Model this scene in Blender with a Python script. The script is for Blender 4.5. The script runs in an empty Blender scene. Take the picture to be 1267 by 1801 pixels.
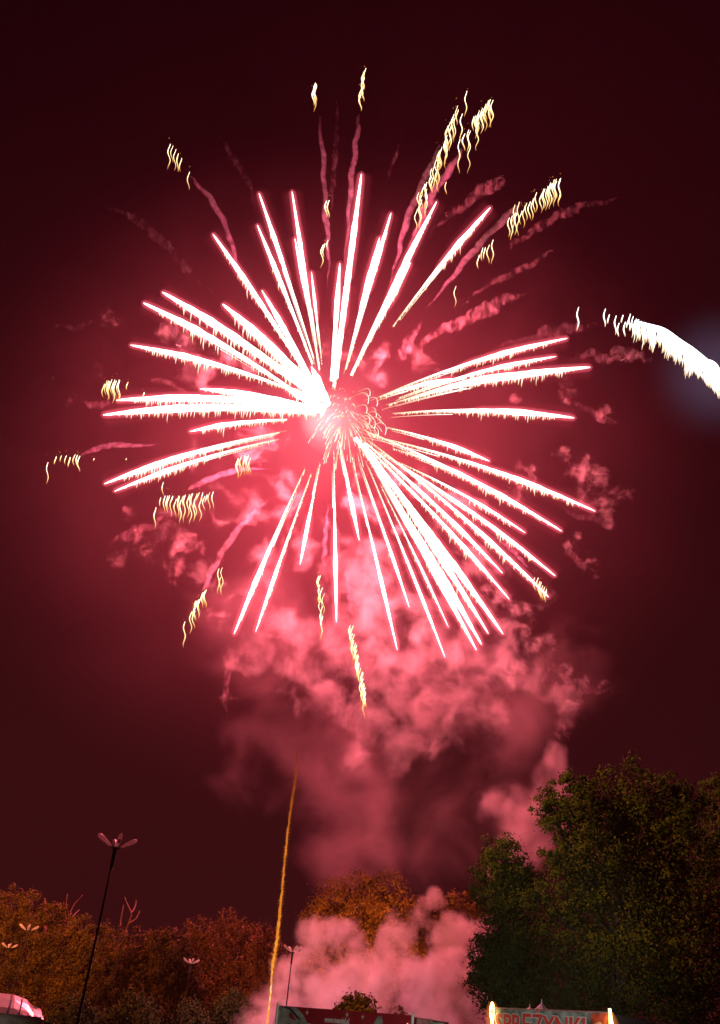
import bpy, bmesh, math, random
import numpy as np
from mathutils import Vector, Matrix
random.seed(7); RNG = np.random.default_rng(11)
S = bpy.context.scene
COL = S.collection

# ------------------------------------------------------------------ camera
F = 1624.0                      # focal length in photo pixels (photo 1267 x 1801)
PITCH = math.radians(30.3); ROLL = math.radians(6.1)
CAM = np.array([0.0, 0.0, 1.7])
fw = np.array([0, math.cos(PITCH), math.sin(PITCH)])
r0 = np.array([1.0, 0, 0]); u0 = np.cross(r0, fw)
rt = math.cos(ROLL)*r0 + math.sin(ROLL)*u0
up = -math.sin(ROLL)*r0 + math.cos(ROLL)*u0
cd = bpy.data.cameras.new('camera'); cam = bpy.data.objects.new('camera', cd); COL.objects.link(cam)
M = Matrix.Identity(4)
for i in range(3):
    M[i][0] = rt[i]; M[i][1] = up[i]; M[i][2] = -fw[i]; M[i][3] = CAM[i]
cam.matrix_world = M
cd.sensor_fit = 'VERTICAL'; cd.sensor_height = 24; cd.lens = 24*F/1801
cd.clip_start = .1; cd.clip_end = 5000
S.camera = cam

# ------------------------------------------------------------------ world: night sky
W = bpy.data.worlds.new('World'); S.world = W; W.use_nodes = True
wn = W.node_tree; bg = wn.nodes['Background']
sky = wn.nodes.new('ShaderNodeTexSky'); sky.sky_type = 'NISHITA'; sky.sun_disc = False
sky.sun_elevation = math.radians(-9); sky.sun_rotation = math.radians(200)
mx = wn.nodes.new('ShaderNodeMixRGB'); mx.blend_type = 'ADD'; mx.inputs[0].default_value = 1
mul = wn.nodes.new('ShaderNodeMixRGB'); mul.blend_type = 'MULTIPLY'; mul.inputs[0].default_value = 1
mul.inputs[2].default_value = (.02, .005, .006, 1)
wn.links.new(sky.outputs[0], mul.inputs[1]); wn.links.new(mul.outputs[0], mx.inputs[1])
tcw = wn.nodes.new('ShaderNodeTexCoord'); sx = wn.nodes.new('ShaderNodeSeparateXYZ'); rpw = wn.nodes.new('ShaderNodeValToRGB')
wn.links.new(tcw.outputs['Generated'], sx.inputs[0]); wn.links.new(sx.outputs['Z'], rpw.inputs[0])   # town light low in the night air
rpw.color_ramp.elements[0].position = .0; rpw.color_ramp.elements[0].color = (.19, .032, .034, 1)
rpw.color_ramp.elements[1].position = .75; rpw.color_ramp.elements[1].color = (.018, .002, .006, 1)
wn.links.new(rpw.outputs[0], mx.inputs[2])
wn.links.new(mx.outputs[0], bg.inputs[0]); bg.inputs[1].default_value = .12

# ------------------------------------------------------------------ render settings
S.view_settings.view_transform = 'Standard'; S.view_settings.look = 'None'
S.view_settings.exposure = 0; S.view_settings.gamma = 1
cy = S.cycles
cy.volume_bounces = 1; cy.max_bounces = 6; cy.diffuse_bounces = 2; cy.glossy_bounces = 2
cy.transparent_max_bounces = 160; cy.volume_step_rate = 1.0; cy.volume_max_steps = 256
cy.use_denoising = True
cy.use_adaptive_sampling = True; cy.adaptive_threshold = .035
cy.sample_clamp_indirect = 4; cy.caustics_reflective = False; cy.caustics_refractive = False

# ------------------------------------------------------------------ placement helpers
def ray(px, py): return fw + (px-633.5)/F*rt - (py-900.5)/F*up
def Pd(px, py, d): return CAM + ray(px, py)*d                 # d metres along the lens axis
def PY(px, py, Y):
    r = ray(px, py); return CAM + r*(Y/r[1])                  # d metres out over the ground
def PZ(px, py, z):
    r = ray(px, py); return CAM + r*((z-CAM[2])/r[2])
BD = 215.0; PX = BD/F                                         # burst distance, metres per pixel there

def lamp(name, loc, color, power, radius, kind='POINT', target=None, spot=1.0):
    L = bpy.data.lights.new(name, kind); L.color = color; L.energy = power; L.shadow_soft_size = radius
    o = bpy.data.objects.new(name, L); COL.objects.link(o); o.location = loc
    if kind == 'SPOT':
        L.spot_size = spot; L.spot_blend = .6
        o.rotation_euler = (Vector(target)-Vector(loc)).to_track_quat('-Z', 'Y').to_euler()
    return o
RED = (1, .125, .172)
lamp('burst_light', Pd(577, 738, BD), RED, 2200000, 1.6)
lamp('comet_light', Pd(1268, 676, BD-5), (.62, .50, 1), 12000, 1.2)
lamp('launch_flare_light', PY(600, 1812, 98), (1, .27, .40), 9500, .8)
# sodium and stall lamps inferred off frame, plus added fill lamps without fixtures
lamp('sodium_and_fill_light', (-92, 88, 30), (1, .25, .035), 220000, .6, 'SPOT', (-38, 122, 12), 1.5)
lamp('sodium_and_fill_light', (-30, 70, 16), (1, .28, .035), 85000, .6, 'SPOT', (-45, 122, 14), 1.0)
lamp('sodium_and_fill_light', PY(690, 1730, 127), (1, .22, .035), 18000, .6, 'SPOT', PY(690, 1600, 142), 2.4)  # added fill, hidden behind the smoke to colour the middle trees
lamp('sodium_and_fill_light', PY(590, 1720, 127), (1, .22, .035), 18000, .6, 'SPOT', PY(600, 1600, 142), 2.4)  # second added fill for the middle trees
lamp('sodium_and_fill_light', (-20, 38, 26), (1, .41, .075), 60000, .5, 'SPOT', (15, 47, 16), .60)
lamp('sodium_and_fill_light', (4, 14, 7), (.9, .75, .30), 200, .5, 'SPOT', (18, 47, 10), .8)
lamp('sodium_and_fill_light', PY(655, 1812, 74), (1, .36, .06), 900, .2, 'SPOT', PY(628, 1775, 80), 1.6)  # added fill behind the stall, brightens only the sapling
lamp('stall_and_fill_light', (-9, 22, 3.0), (1, .95, .80), 900, .3, 'SPOT', (-14, 36, 1.6), .7)  # added fill with no stall of its own, brightens the van windscreen
lamp('stall_and_fill_light', (5, 20, 3.2), (1, .98, .90), 3200, .3, 'SPOT', (5, 38, 3.6), .95)

# ------------------------------------------------------------------ materials
def mat(name, base=(.5,.5,.5), rough=.6, metal=0, noise=None, bump=0):
    m = bpy.data.materials.new(name); m.use_nodes = True
    n = m.node_tree; b = n.nodes['Principled BSDF']
    b.inputs['Base Color'].default_value = (*base, 1); b.inputs['Roughness'].default_value = rough
    b.inputs['Metallic'].default_value = metal
    if noise:
        sc, lo, hi = noise
        tc = n.nodes.new('ShaderNodeTexCoord'); nt = n.nodes.new('ShaderNodeTexNoise')
        nt.inputs['Scale'].default_value = sc; nt.inputs['Detail'].default_value = 4
        n.links.new(tc.outputs['Object'], nt.inputs['Vector'])
        cr = n.nodes.new('ShaderNodeValToRGB'); n.links.new(nt.outputs[0], cr.inputs[0])
        cr.color_ramp.elements[0].position = .35; cr.color_ramp.elements[1].position = .65
        cr.color_ramp.elements[0].color = (*[c*lo for c in base], 1); cr.color_ramp.elements[1].color = (*[min(1, c*hi) for c in base], 1)
        n.links.new(cr.outputs[0], b.inputs['Base Color'])
        if bump:
            bp = n.nodes.new('ShaderNodeBump'); bp.inputs['Strength'].default_value = bump
            n.links.new(nt.outputs[0], bp.inputs['Height']); n.links.new(bp.outputs[0], b.inputs['Normal'])
    return m
def leaf_mat(name, c1, c2):
    m = bpy.data.materials.new(name); m.use_nodes = True
    n = m.node_tree; b = n.nodes['Principled BSDF']; b.inputs['Roughness'].default_value = .9; b.inputs['Specular IOR Level'].default_value = .15
    a = n.nodes.new('ShaderNodeAttribute'); a.attribute_name = 'tone'
    cr = n.nodes.new('ShaderNodeValToRGB'); n.links.new(a.outputs['Fac'], cr.inputs[0])
    cr.color_ramp.elements[0].color = (*c1, 1); cr.color_ramp.elements[1].color = (*c2, 1)
    n.links.new(cr.outputs[0], b.inputs['Base Color'])
    return m
def emit(name, color, strength):
    m = bpy.data.materials.new(name); m.use_nodes = True; n = m.node_tree; n.nodes.clear()
    o = n.nodes.new('ShaderNodeOutputMaterial'); e = n.nodes.new('ShaderNodeEmission')
    e.inputs[0].default_value = (*color, 1); e.inputs[1].default_value = strength
    n.links.new(e.outputs[0], o.inputs[0])
    m.cycles.emission_sampling = 'NONE'
    return m
def emit_heat(name, stops, strengths):
    """sparks: colour and strength follow how hot the spark still is (attribute ember, 0..1)"""
    m = emit(name, (1, 1, 1), 1); n = m.node_tree; e = [x for x in n.nodes if x.type == 'EMISSION'][0]
    a = n.nodes.new('ShaderNodeAttribute'); a.attribute_name = 'ember'
    cr = n.nodes.new('ShaderNodeValToRGB'); n.links.new(a.outputs['Fac'], cr.inputs[0])
    el = cr.color_ramp.elements
    el[0].position, el[0].color = stops[0][0], (*stops[0][1], 1); el[1].position, el[1].color = stops[-1][0], (*stops[-1][1], 1)
    for p, c in stops[1:-1]: x = el.new(p); x.color = (*c, 1)
    n.links.new(cr.outputs[0], e.inputs[0])
    mr = n.nodes.new('ShaderNodeMapRange'); mr.inputs['To Min'].default_value = strengths[0]; mr.inputs['To Max'].default_value = strengths[1]
    n.links.new(a.outputs['Fac'], mr.inputs[0]); n.links.new(mr.outputs[0], e.inputs[1])
    return m
def glow_mat(name, color, strength, power):
    """lens halo as an emissive shell: adds light, fading towards its rim"""
    m = emit(name, color, strength); n = m.node_tree
    o = [x for x in n.nodes if x.type == 'OUTPUT_MATERIAL'][0]; e = [x for x in n.nodes if x.type == 'EMISSION'][0]
    lw = n.nodes.new('ShaderNodeLayerWeight'); lw.inputs[0].default_value = .5
    inv = n.nodes.new('ShaderNodeMath'); inv.operation = 'SUBTRACT'; inv.inputs[0].default_value = 1
    pw = n.nodes.new('ShaderNodeMath'); pw.operation = 'POWER'; pw.inputs[1].default_value = power
    ml = n.nodes.new('ShaderNodeMath'); ml.operation = 'MULTIPLY'; ml.inputs[1].default_value = strength
    n.links.new(lw.outputs['Facing'], inv.inputs[1]); n.links.new(inv.outputs[0], pw.inputs[0])
    n.links.new(pw.outputs[0], ml.inputs[0]); n.links.new(ml.outputs[0], e.inputs[1])
    t = n.nodes.new('ShaderNodeBsdfTransparent'); ad = n.nodes.new('ShaderNodeAddShader')
    n.links.new(e.outputs[0], ad.inputs[0]); n.links.new(t.outputs[0], ad.inputs[1]); n.links.new(ad.outputs[0], o.inputs[0])
    return m
def smoke_mat(name, density, color=(1,1,1), scale=.1, lo=.45, hi=.7, detail=3, dist=.8, aniso=0., step=1., floor=0., sz=1., rough=.6):
    m = bpy.data.materials.new(name); m.use_nodes = True; n = m.node_tree; n.nodes.clear()
    o = n.nodes.new('ShaderNodeOutputMaterial'); v = n.nodes.new('ShaderNodeVolumeScatter')
    v.inputs['Color'].default_value = (*color, 1); v.inputs['Anisotropy'].default_value = aniso
    v.inputs['Density'].default_value = density
    if scale:
        tc = n.nodes.new('ShaderNodeTexCoord'); nt = n.nodes.new('ShaderNodeTexNoise')
        nt.inputs['Scale'].default_value = scale; nt.inputs['Detail'].default_value = detail
        nt.inputs['Roughness'].default_value = rough; nt.inputs['Distortion'].default_value = dist
        mp = n.nodes.new('ShaderNodeMapping'); mp.inputs['Scale'].default_value = (1, 1, sz)
        n.links.new(tc.outputs['Object'], mp.inputs[0]); n.links.new(mp.outputs[0], nt.inputs['Vector'])
        mr = n.nodes.new('ShaderNodeMapRange'); mr.interpolation_type = 'SMOOTHSTEP'
        mr.inputs['From Min'].default_value = lo; mr.inputs['From Max'].default_value = hi
        mr.inputs['To Min'].default_value = density*floor; mr.inputs['To Max'].default_value = density
        n.links.new(nt.outputs[0], mr.inputs[0]); n.links.new(mr.outputs[0], v.inputs['Density'])
    else: m.cycles.homogeneous_volume = True
    n.links.new(v.outputs[0], o.inputs['Volume'])
    m.cycles.volume_step_rate = step
    return m

# ------------------------------------------------------------------ mesh helpers
def props(o, label=None, cat=None, group=None, kind=None):
    if label: o['label'] = label
    if cat: o['category'] = cat
    if group: o['group'] = group
    if kind: o['kind'] = kind
    return o
def link(name, me, m, parent=None):
    o = bpy.data.objects.new(name, me); COL.objects.link(o)
    if m is not None: me.materials.append(m)
    if parent is not None:
        o.parent = parent; o.matrix_parent_inverse = Matrix.Translation(-parent.location)
    return o
def thing(name, loc, label, cat, group=None):
    o = bpy.data.objects.new(name, None); COL.objects.link(o); o.location = Vector(loc); o.empty_display_size = .3
    return props(o, label, cat, group)
class Mesh:
    def __init__(s): s.v = []; s.f = []; s.n = 0; s.h = []
    def add(s, v, f, h=None):
        v = np.asarray(v, float); s.v.append(v); s.f += [tuple(i+s.n for i in q) for q in f]
        s.h.append(np.full(len(v), 0. if h is None else h) if np.isscalar(h) or h is None else np.asarray(h, float))
        s.n += len(v)
    def tube(s, pts, rad, n=6, heat=None, sq=1.0, cap=True):
        pts = np.asarray(pts, float); k = len(pts); rad = np.broadcast_to(np.asarray(rad, float), (k,))
        t = np.gradient(pts, axis=0); t /= np.linalg.norm(t, axis=1)[:, None]+1e-9
        ref = np.array([0, 0, 1.]) if abs(t[k//2][2]) < .9 else np.array([0, 1., 0])
        a = np.cross(t, ref); a /= np.linalg.norm(a, axis=1)[:, None]+1e-9; b = np.cross(a, t)
        th = np.arange(n)*2*math.pi/n
        v = (pts[:, None, :] + rad[:, None, None]*(np.cos(th)[None, :, None]*a[:, None, :]*sq + np.sin(th)[None, :, None]*b[:, None, :])).reshape(-1, 3)
        f = [(i*n+j, (i+1)*n+j, (i+1)*n+(j+1) % n, i*n+(j+1) % n) for i in range(k-1) for j in range(n)]
        if cap: f += [tuple(range(n)), tuple((k-1)*n+j for j in range(n))[::-1]]
        h = None
        if heat is not None: h = np.repeat(np.broadcast_to(np.asarray(heat, float), (k,)), n)
        s.add(v, f, h)
    def box(s, c, sx, sy, sz, R=None):
        v = np.array([(x, y, z) for x in (-1, 1) for y in (-1, 1) for z in (-1, 1)], float)*np.array([sx, sy, sz])/2
        if R is not None: v = v@np.array(R).T
        s.add(v+np.array(c), [(0,1,3,2),(4,6,7,5),(0,4,5,1),(2,3,7,6),(0,2,6,4),(1,5,7,3)])
    def ball(s, c, r, n=10, m=7, sc=(1,1,1)):
        v = [(0,0,1)]; 
        for i in range(1, m):
            for j in range(n):
                a = math.pi*i/m; b = 2*math.pi*j/n; v.append((math.sin(a)*math.cos(b), math.sin(a)*math.sin(b), math.cos(a)))
        v.append((0,0,-1)); f = []
        for j in range(n): f.append((0, 1+j, 1+(j+1) % n))
        for i in range(m-2):
            for j in range(n): a = 1+i*n; f.append((a+j, a+n+j, a+n+(j+1) % n, a+(j+1) % n))
        a = 1+(m-2)*n
        for j in range(n): f.append((a+j, len(v)-1, a+(j+1) % n))
        s.add(np.array(v)*r*np.array(sc)+np.array(c), f)
    def build(s, name, m, parent=None, smooth=False, attr=None):
        me = bpy.data.meshes.new(name); me.from_pydata(np.concatenate(s.v).tolist(), [], s.f)
        if any(x.type == 'VOLUME_SCATTER' for x in m.node_tree.nodes):       # a volume needs its faces turned outwards
            bm = bmesh.new(); bm.from_mesh(me); bmesh.ops.recalc_face_normals(bm, faces=bm.faces[:]); bm.to_mesh(me); bm.free()
        if smooth: me.shade_smooth()
        if attr:
            a = me.attributes.new(attr, 'FLOAT', 'POINT'); a.data.foreach_set('value', np.concatenate(s.h).astype(np.float32))
        return link(name, me, m, parent)
def cr_path(pts, n):
    """smooth curve through control points"""
    p = np.asarray(pts, float); p = np.vstack([2*p[0]-p[1], p, 2*p[-1]-p[-2]])
    k = len(p)-3; out = []
    for t in np.linspace(0, k-1e-6, n):
        i = int(t); u = t-i; a, b, c, d = p[i:i+4]
        out.append(.5*((2*b)+(c-a)*u+(2*a-5*b+4*c-d)*u*u+(3*b-a-3*c+d)*u**3))
    return np.array(out)

# ------------------------------------------------------------------ ground
gm = mat('ground_grass', (.05, .055, .03), .95, noise=(.6, .6, 1.4), bump=.4)
g = Mesh(); g.add([(-1500,-600,0),(1500,-600,0),(1500,2500,0),(-1500,2500,0)], [(0,1,2,3)])
props(g.build('ground', gm), kind='structure')

# ------------------------------------------------------------------ burst
core_m = emit_heat('star_core', [(0, (1, .38, .10)), (.3, (1, .75, .45)), (.55, (1, .86, .80)), (1, (1, .88, .86))], (.9, 3.2))
fringe_m = emit_heat('star_sparks', [(0, (1, .42, .12)), (.3, (1, .74, .46)), (.6, (1, .88, .80)), (1, (1, .92, .9))], (.9, 2.6))
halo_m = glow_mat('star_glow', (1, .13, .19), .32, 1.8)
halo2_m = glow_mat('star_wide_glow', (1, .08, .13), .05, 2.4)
# tip x, tip y, inner x, inner y, width, inner taper (1 = thin thread near the middle)
TR = [(636,306,590,665,9,0),(514,337,562,650,7,.5),(519,420,562,640,7,.8),(456,340,552,630,7,.6),(453,396,550,640,7,.5),
 (375,412,540,660,8,.5),(461,511,560,690,8,.3),(286,514,565,705,11,.1),(253,533,520,690,10,.5),(392,535,566,700,12,0),
 (230,607,525,690,9,.6),(352,684,560,722,9,.1),(205,704,555,718,10,.1),(182,730,545,724,10,.1),(334,759,505,738,7,.6),
 (184,851,492,761,9,.7),(202,864,492,772,7,.8),(412,1115,537,822,8,.8),(450,1111,548,832,6,.8),(528,993,563,815,7,.8),
 (592,1094,587,790,7,.8),(632,950,596,775,7,.7),(699,1143,618,800,7,.8),(720,1068,632,810,7,.8),(783,1156,648,820,7,.8),
 (789,1103,668,850,5,.8),(838,1143,640,790,11,.6),(847,1133,636,785,11,.6),(859,1114,640,780,12,.4),(885,1115,625,770,12,.3),
 (896,1054,650,790,8,.6),(884,1008,645,780,8,.6),(965,1050,650,775,8,.8),(977,1013,660,790,8,.8),(924,937,700,812,6,.8),
 (988,934,640,757,9,.8),(1047,899,650,765,9,.9),(861,811,680,751,6,.8),(1010,735,690,727,8,.8),(1038,646,680,712,9,.8),
 (978,627,700,700,6,.8),(998,595,665,698,7,.9),(863,365,690,575,8,.8),(768,355,618,660,9,.5),(722,462,628,640,10,.6),
 (688,375,612,640,8,.7),(668,418,608,650,8,.7),(598,463,584,670,8,.2),(440,573,562,705,12,0),(548,645,577,712,12,0),
 (500,680,570,722,12,0),(855,856,690,788,6,.9),(905,655,720,700,5,.9),(800,666,668,698,6,.8),(612,500,588,680,8,.3),(548,478,566,640,5,.8)]
def falling(base, length, r, m, heat0=1., wob=1.0, n=7, d=BD, slant=0.0, phase=0.0):
    """one falling spark: base in px, length px, its waves are camera shake put into the shape"""
    t = np.linspace(0, 1, n); L = length
    wx = wob*np.sin(t*L/4.9+phase) + slant*L*t
    pts = np.array([Pd(base[0]+wx[i]-.02*L*t[i], base[1]+L*t[i], d) for i in range(n)])
    rr = r*d/F*np.array([.5+.5*min(1, 3*x) if x < .8 else 1-(x-.8)*3 for x in t])
    m.tube(pts, rr, 4, heat=heat0*(1-t**1.5))
burst = thing('firework_burst', Pd(577, 738, BD), 'huge white and pink star burst of straight streaks filling the middle of the sky', 'firework')
for i, (tx, ty, ix, iy, w, tp) in enumerate(TR):
    random.seed(100+i)
    tip = np.array([tx, ty, random.uniform(-.45, .18)*math.hypot(tx-577, ty-738)*PX]); inn = np.array([ix, iy, 0])
    if tx > 640 and ty > 880: w *= .78
    L = math.hypot(tx-ix, ty-iy); n = max(10, int(L/9)); t = np.linspace(0, 1, n)   # 0 at the tip
    sag = L*.028*abs(tx-ix)/L
    q = tip[None]*(1-t[:, None])+inn[None]*t[:, None]; q[:, 1] -= sag*4*t*(1-t)
    hor = abs(tx-ix)/L
    # thickness of the burning core: pointed tip, fat middle, thread towards the centre
    prof = np.minimum(1, .22+t*2.6)*(1-min(.93, tp*1.15)*np.clip((t-.35)/.6, 0, 1)**.75)
    rad = w*.5*prof*1.3*PX; rad[0] *= .5
    pts = np.array([Pd(a, b, BD+c) for a, b, c in q])
    jit = 1+.12*np.array([random.uniform(-1, 1) for _ in t])
    c = Mesh(); c.tube(pts, rad*jit, 8, sq=.8, heat=np.clip(1.15-tp*1.25*np.clip((t-.42)/.58, 0, 1)**.9, 0, 1)); trail = c.build('spark_trail', core_m, burst, True, attr='ember')
    # fringe of shed sparks drooping from the lower side
    m = Mesh(); s = 0.03
    while s < .99:
        j = min(n-2, int(s*(n-1))); u = s*(n-1)-j; b = q[j]*(1-u)+q[j+1]*u; pr = prof[j]
        ln = (3.0+w*1.1*pr)*(.45+1.0*random.random()**1.6)
        if random.random() < .12: ln *= 1.5
        if s < .12: ln *= s/.12
        off = random.uniform(-.35, .5)*w*pr
        # shed sideways and down; at the underside of the trail
        side = 1 if (tx-ix)*(1) > 0 else -1
        falling((b[0]+(1-hor)*side*off*.0+random.uniform(-.2, .35)*w*pr*(1-hor), b[1]+max(0, off)*.6), ln, random.uniform(.55, .95), m, heat0=random.uniform(.75, 1)*(1-.35*tp*s),
                wob=.7, n=5, d=BD+b[2], phase=random.uniform(0, 2))
        s += random.uniform(1.6, 3.6)/L*(1 if hor > .5 else 1.3)
    # loose threads of gold along the thin inner half
    if tp > .45:
        for k in range(3):
            a = random.uniform(.45, .7); tt = np.linspace(a, min(1.04, a+random.uniform(.2, .45)), 8)
            qq = tip[None]*(1-tt[:, None])+inn[None]*tt[:, None]; qq[:, 1] += random.uniform(-.2, 1.)*w-sag*4*tt*(1-tt); qq[:, 0] += random.uniform(-.6, .6)*w*(1-hor)
            m.tube([Pd(x, y, BD+z) for x, y, z in qq], np.linspace(.9, .35, 8)*PX*.8, 4, heat=np.linspace(.7, .25, 8))
    o = m.build('spark_fringe', fringe_m, trail, attr='ember'); o['kind'] = 'stuff'
    # red camera halo round the trail, built as two emissive sleeves
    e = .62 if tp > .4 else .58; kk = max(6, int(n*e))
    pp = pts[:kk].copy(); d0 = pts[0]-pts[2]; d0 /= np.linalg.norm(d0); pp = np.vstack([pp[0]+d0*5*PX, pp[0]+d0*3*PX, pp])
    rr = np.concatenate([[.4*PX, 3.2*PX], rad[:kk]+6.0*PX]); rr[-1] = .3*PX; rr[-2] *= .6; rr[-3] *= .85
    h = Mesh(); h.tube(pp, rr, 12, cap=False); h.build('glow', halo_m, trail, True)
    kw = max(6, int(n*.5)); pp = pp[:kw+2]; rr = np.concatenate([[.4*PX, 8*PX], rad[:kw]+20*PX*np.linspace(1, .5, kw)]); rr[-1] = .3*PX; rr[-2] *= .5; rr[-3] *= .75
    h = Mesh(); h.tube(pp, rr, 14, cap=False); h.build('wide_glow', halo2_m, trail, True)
# curls and crumbs of gold round the heart
random.seed(5); m = Mesh()
for k in range(150):
    a = random.uniform(0, 2*math.pi); rr = random.uniform(6, 62)
    x0, y0 = 607+math.cos(a)*rr*.85, 742+math.sin(a)*rr
    if x0 < 560 and random.random() < .6: continue
    ln = random.uniform(6, 20); z = random.uniform(-8, 8)
    ux, uy = math.cos(a), math.sin(a); pts = []
    for t in np.linspace(0, 1, 8):
        pts.append(Pd(x0+ux*ln*t, y0+uy*ln*t+.9*ln*t*t, BD+z))
    m.tube(pts, np.linspace(.25, .6, 8)*PX, 4, heat=np.linspace(.05, .5, 8))
for k in range(9):
    x0, y0 = 618+random.uniform(0, 30), 690+k*9+random.uniform(-3, 3); ln = random.uniform(14, 34); pts = []
    for t in np.linspace(0, 1, 12):
        pts.append(Pd(x0+ln*math.sin(t*1.9), y0-ln*.45*math.sin(t*math.pi)+ln*.35*t, BD))
    m.tube(pts, np.linspace(.3, .65, 12)*PX, 4, heat=np.linspace(.1, .6, 12))
for k in range(160):
    a = random.uniform(0, 2*math.pi); rr = abs(random.gauss(0, 1))*70
    x0, y0 = 600+math.cos(a)*rr, 735+math.sin(a)*rr
    m.ball(Pd(x0, y0, BD+random.uniform(-6, 6)), .8*PX, 4, 3)
o = m.build('gold_curls', fringe_m, burst, attr='ember'); o['kind'] = 'stuff'
# soft white heart: emissive balls added as the halo of the core
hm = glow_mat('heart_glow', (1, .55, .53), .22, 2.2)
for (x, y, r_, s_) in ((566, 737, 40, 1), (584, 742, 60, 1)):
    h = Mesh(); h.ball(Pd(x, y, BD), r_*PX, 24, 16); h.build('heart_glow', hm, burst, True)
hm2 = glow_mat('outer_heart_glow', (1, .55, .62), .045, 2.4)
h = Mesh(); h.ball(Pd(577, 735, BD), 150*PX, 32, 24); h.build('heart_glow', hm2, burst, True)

# ------------------------------------------------------------------ gold comets: falling glitter + lilac smoke trail
gold_m = emit_heat('gold_glitter', [(0, (1, .40, .08)), (.4, (1, .70, .28)), (1, (1, .93, .74))], (.7, 3.6))
lil_m = smoke_mat('comet_smoke', .30, (.75, .55, .85), .9, .36, .62, 2, .5, floor=.3, step=.05)
def comet(label, sparks, trail, dd, seed, width=3.4, dens=None):
    random.seed(seed); x, y, _ = sparks[0]
    t = thing('gold_comet', Pd(x, y, BD+dd), label, 'firework', 'gold glitter comets round the burst')
    for (x, y, L) in sparks:
        m = Mesh(); falling((x, y), L, random.uniform(.6, 1.0), m, heat0=random.uniform(.6, 1), wob=random.uniform(1.5, 2.4), n=20, d=BD+dd, phase=2.2+random.uniform(-.7, .7))
        if random.random() < .5: m.ball(Pd(x+random.uniform(-3, 3), y-random.uniform(3, 14), BD+dd), random.uniform(.5, .9)*PX, 5, 4)
        m.build('spark', gold_m, t, attr='ember')
    if trail:
        p = cr_path([(a, b, 0) for a, b in trail], 44)[:34]; pts = []
        for k, (a, b, _) in enumerate(p):
            pts.append(Pd(a+1.5*math.sin(k*.9+seed)+random.uniform(-.7, .7), b+random.uniform(-.7, .7), BD+dd+k*.2))
        k = np.linspace(0, 1, 34)
        m = Mesh(); m.tube(pts, (.35+.65*np.minimum(1, k*5))*width*1.45*PX*np.array([random.uniform(.85, 1.15) for _ in k])*np.minimum(1, (1-k)*2.2+.1), 8)
        m.build('smoke_trail', lil_m if dens is None else dens, t, True)
def line(x0, y0, x1, y1, n, lo, hi, jx=3, jy=4, seed=0):
    r = random.Random(seed); out = []
    for k in range(n):
        u = k/max(1, n-1); out.append((x0+(x1-x0)*u+r.uniform(-jx, jx), y0+(y1-y0)*u+r.uniform(-jy, jy), r.uniform(lo, hi)))
    return out
comet('gold sparks at far upper left, ending a lilac smoke trail', [(298,253,45),(303,256,30),(308,262,38),(313,270,32),(318,278,24),(332,302,32)], [(335,310),(372,352),(400,405),(420,470),(455,540),(482,600)], -20, 1)
comet('gold sparks at the upper left of the two tallest comets above the burst', line(556,143,553,158,7,22,45,3,5,1)+[(574,353,30),(578,352,32),(567,430,42),(570,428,25),(577,422,20)], [(562,205),(570,300),(574,380),(578,450),(576,520),(571,600)], -18, 2)
comet('topmost gold sparks of the picture on a tall lilac smoke trail', line(641,117,634,170,10,16,40,2,3,2), [(632,200),(627,250),(618,320),(612,400),(604,480),(596,560)], -22, 3)
comet('long ladder of gold sparks leaning over the upper right streaks', line(806,185,732,365,34,22,55,5,8,3)+[(820,160,45),(812,200,50)], [(775,255),(745,320),(715,390),(700,450),(680,520),(655,600)], -15, 4, 4)
comet('bright white gold spark cluster right of the long ladder of sparks', line(864,178,832,205,15,22,45,3,4,4)+[(866,176,48),(840,215,50),(826,230,75),(824,228,40),(808,245,60),(816,235,30),(785,320,22)], [(815,262),(790,300),(755,350),(735,400),(700,480),(660,570)], -25, 5, 4.4)
comet('gold sparks in a curved row above right, white at their head', line(984,312,955,330,14,28,50,3,3,5)+line(950,338,895,385,12,14,45,3,4,6)+line(868,425,842,445,5,20,55,3,5,7)+[(801,503,38),(912,355,60),(905,360,50)], [(918,355),(880,392),(830,445),(790,495),(745,550),(712,610)], -12, 6, 4.4)
comet('short clump of gold sparks left of the leftmost streaks', line(183,672,210,668,11,22,42,2,3,8)+[(225,672,14),(252,690,8)], None, -10, 7)
comet('small row of gold dashes and one longer dash at the far left', [(84,813,38),(98,803,14),(108,801,12),(116,801,16),(122,804,18),(131,799,20),(136,800,22),(139,802,28),(165,806,5),(222,806,4)], [(142,800),(175,788),(205,782),(245,784),(290,781),(325,784)], -16, 8)
comet('wide curtain of gold dashes below the lower left streaks', line(283,876,372,868,22,12,45,3,4,9)+[(273,892,36),(287,848,24),(325,870,50),(318,880,40),(336,880,42),(342,880,38),(353,876,42)], [(330,862),(370,842),(415,828),(470,824),(520,826)], -22, 9, 3.6)
comet('small gold clump below left, between two lower left streaks and the curtain', line(417,806,438,802,9,18,38,2,3,10), None, -20, 10)
comet('gold sparks down at the lower left under a long lilac trail', line(362,1036,338,1070,13,16,34,3,4,11)+[(325,1093,46),(336,1075,40),(385,1000,45),(391,998,50),(388,1015,30)], [(358,1040),(375,1000),(405,950),(440,908),(480,872),(530,838)], -14, 11, 4)
comet('thin gold sparks hanging under the centre near the lowest straight streak', line(562,1010,570,1085,11,20,46,4,5,12), [(569,1005),(572,950),(576,900),(580,845)], -12, 12, 2.6)
comet('white gold drooping plume just below the burst in front of the smoke', line(617,1098,642,1220,30,18,44,2.5,4,13)+[(641,1205,60)], [(619,1085),(614,1040),(608,1000),(604,940)], -22, 13, 2.6)
comet('small gold sparks at the tip of a lower right streak', line(942,1014,962,1042,9,12,30,2,4,14), [(930,1000),(905,972),(875,948),(835,925)], -20, 14, 2.6)

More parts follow.
